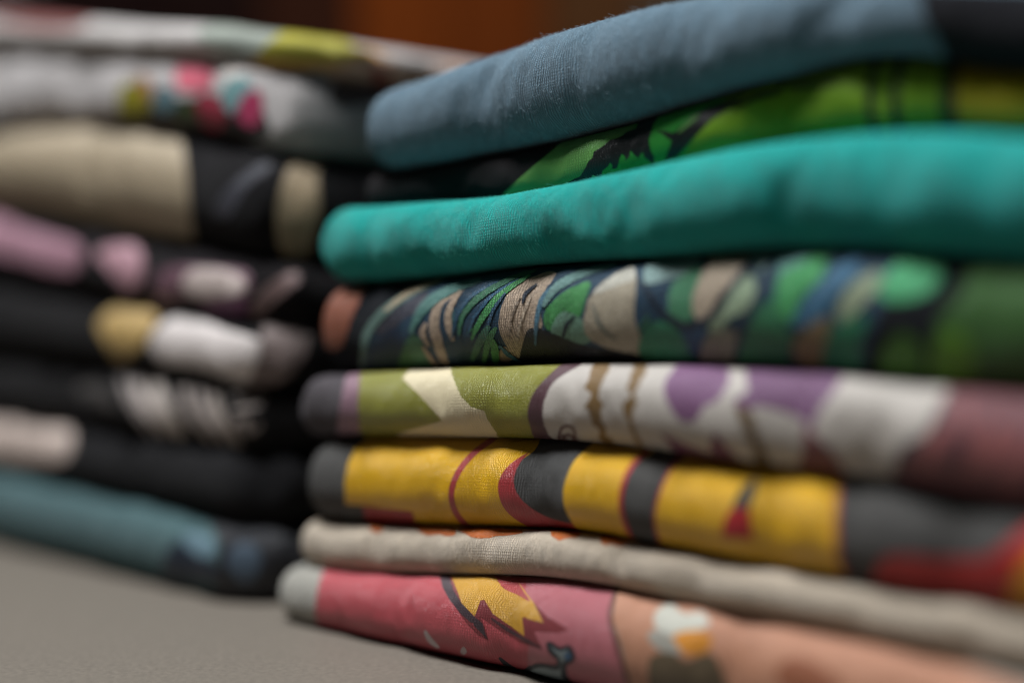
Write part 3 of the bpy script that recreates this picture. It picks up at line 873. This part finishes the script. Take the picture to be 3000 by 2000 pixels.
Wp.ink('printed_patch', (166, 66, 50), px('A', stroke([(560, 130), (740, 170), (900, 280)], 60, True)), True, label='red print')
dd = [((44, 36, 36), [(680, 620), (900, 560), (1130, 560), (1300, 560), (1510, 640), (1520, 790), (1200, 790), (900, 720), (700, 690)]),
      ((140, 132, 24), [(685, 640), (700, 500), (780, 470), (865, 540), (850, 650), (780, 680)]),
      ((160, 108, 70), [(790, 430), (870, 470), (875, 590), (820, 520)]),
      ((88, 118, 126), [(885, 620), (900, 510), (985, 500), (1010, 600), (950, 650)]),
      ((54, 72, 36), [(1000, 630), (1110, 570), (1140, 660), (1060, 710)]),
      ((218, 104, 124), [(1005, 470), (1050, 360), (1150, 320), (1225, 400), (1215, 490), (1130, 525), (1055, 520)]),
      ((156, 50, 70), [(1125, 600), (1180, 530), (1285, 600), (1300, 700), (1230, 750), (1155, 690)]),
      ((206, 196, 190), [(1245, 400), (1330, 315), (1410, 360), (1400, 440), (1330, 465)]),
      ((112, 152, 154), [(1275, 560), (1300, 475), (1400, 440), (1450, 510), (1385, 610), (1320, 650)]),
      ((166, 50, 88), [(1365, 660), (1400, 550), (1485, 520), (1510, 620), (1475, 715), (1420, 725)]),
      ((206, 200, 160), [(1680, 400), (1800, 350), (2040, 340), (1960, 430), (1800, 420)]),
      ((86, 74, 72), [(1890, 530), (1990, 420), (2150, 390), (2300, 450), (2300, 560), (2080, 610), (1950, 620)])]
for c, q in dd:
    dots.ink('printed_dot', c, px('G', q), True)
BB = (164, 148, 124)
block.ink('printed_panel', BB, px('G', [(-200, 860), (0, 790), (200, 700), (500, 600), (900, 600), (1010, 720), (1055, 850), (1078, 1000), (1090, 1200), (1120, 1420), (900, 1400), (600, 1330), (0, 1190), (-200, 1130)]), False, label='large beige block')
block.ink('printed_panel', (172, 150, 120), px('G', [(1600, 1400), (1588, 1200), (1640, 1000), (1720, 910), (1860, 840), (1870, 900), (1825, 1000), (1835, 1200), (1800, 1340), (1760, 1540), (1650, 1500)]), True, label='beige strip round the corner')
for q in ([(1230, 1200), (1330, 1060), (1500, 940), (1560, 960), (1420, 1080), (1300, 1260)],):
    block.ink('printed_patch', (58, 58, 66), px('G', q), True)
pk = [((170, 128, 142), [(-150, -200), (100, -80), (300, -20), (440, 20), (475, 100), (430, 190), (300, 190), (100, 120), (-150, 50)]),
      ((180, 138, 148), [(560, 90), (640, 40), (780, 40), (825, 140), (795, 260), (740, 310), (670, 230)]),
      ((112, 80, 92), [(890, 390), (900, 230), (1000, 160), (1400, 180), (1430, 300), (1300, 400), (1060, 330), (1000, 370)]),
      ((196, 180, 174), [(1050, 240), (1120, 175), (1300, 180), (1410, 240), (1390, 315), (1200, 335), (1085, 315)]),
      ((104, 52, 92), [(1170, 410), (1300, 345), (1430, 370), (1350, 470)]),
      ((134, 110, 108), [(1440, 400), (1520, 280), (1680, 190), (1720, 240), (1600, 340), (1480, 450)])]
for c, q in pk:
    pink.ink('printed_patch', c, px('H', q), True)
gd = [((176, 146, 90), [(565, 490), (650, 405), (800, 390), (905, 450), (855, 560), (765, 660), (680, 695), (615, 600)]),
      ((214, 204, 200), [(865, 630), (895, 520), (1000, 455), (1120, 455), (1300, 520), (1490, 580), (1490, 660), (1450, 770), (1400, 830), (1250, 770), (1100, 730), (950, 710)]),
      ((132, 116, 112), [(1495, 580), (1540, 460), (1700, 380), (1780, 420), (1760, 640), (1640, 800), (1480, 860), (1430, 830), (1490, 660)])]
for c, q in gd:
    gold.ink('printed_patch', c, px('H', q), True)
for c, q, w in [((150, 140, 136), [(690, 740), (735, 890), (800, 1010), (890, 1130)], 40), ((190, 178, 172), [(770, 740), (805, 890), (870, 1000), (960, 1120)], 76),
                ((200, 188, 180), [(905, 740), (905, 880), (960, 1000), (1050, 1130)], 96), ((164, 152, 146), [(1060, 790), (1072, 930), (1120, 1030), (1220, 1160)], 58),
                ((160, 148, 142), [(1150, 800), (1165, 940), (1215, 1050), (1310, 1180)], 50), ((172, 160, 152), [(1250, 820), (1240, 940), (1290, 1060), (1380, 1180)], 60),
                ((140, 128, 122), [(1340, 900), (1420, 870), (1520, 920)], 46), ((150, 138, 132), [(1340, 980), (1420, 970), (1500, 960)], 30), ((140, 128, 122), [(1330, 1080), (1390, 1040), (1440, 1100), (1500, 1060)], 44),
                ((70, 66, 64), [(450, 860), (560, 880), (660, 960)], 90)]:
    stripes.ink('printed_stripe', c, px('H', stroke(q, w, True)), True)
patch.ink('printed_patch', (190, 172, 162), px('H', [(-200, 960), (0, 1030), (150, 1025), (330, 1040), (415, 1110), (395, 1240), (300, 1285), (0, 1275), (-200, 1220)]), True, label='pale beige patch')
blue.ink('printed_panel', (24, 24, 30), px('I', [(1200, 640), (1260, 760), (1250, 900), (1200, 1100), (1500, 1180), (1800, 1100), (1800, 600), (1400, 600)]), False, label='end side with painted shade')  # dark panel over the blue cloth, painting the shade of the end side
blue.ink('printed_patch', (22, 34, 50), px('I', [(930, 920), (975, 790), (1050, 750), (1120, 830), (1230, 870), (1240, 980), (1000, 970)]), True, label='dark blue print')
blue.ink('printed_patch', (100, 126, 138), px('I', [(1055, 760), (1080, 700), (1200, 730), (1240, 800), (1195, 860), (1120, 825)]), True, label='pale blue print')
blue.ink('printed_patch', (62, 76, 90), px('I', [(1305, 880), (1340, 780), (1460, 770), (1500, 860), (1455, 970), (1390, 990)]), True, label='grey blue print')
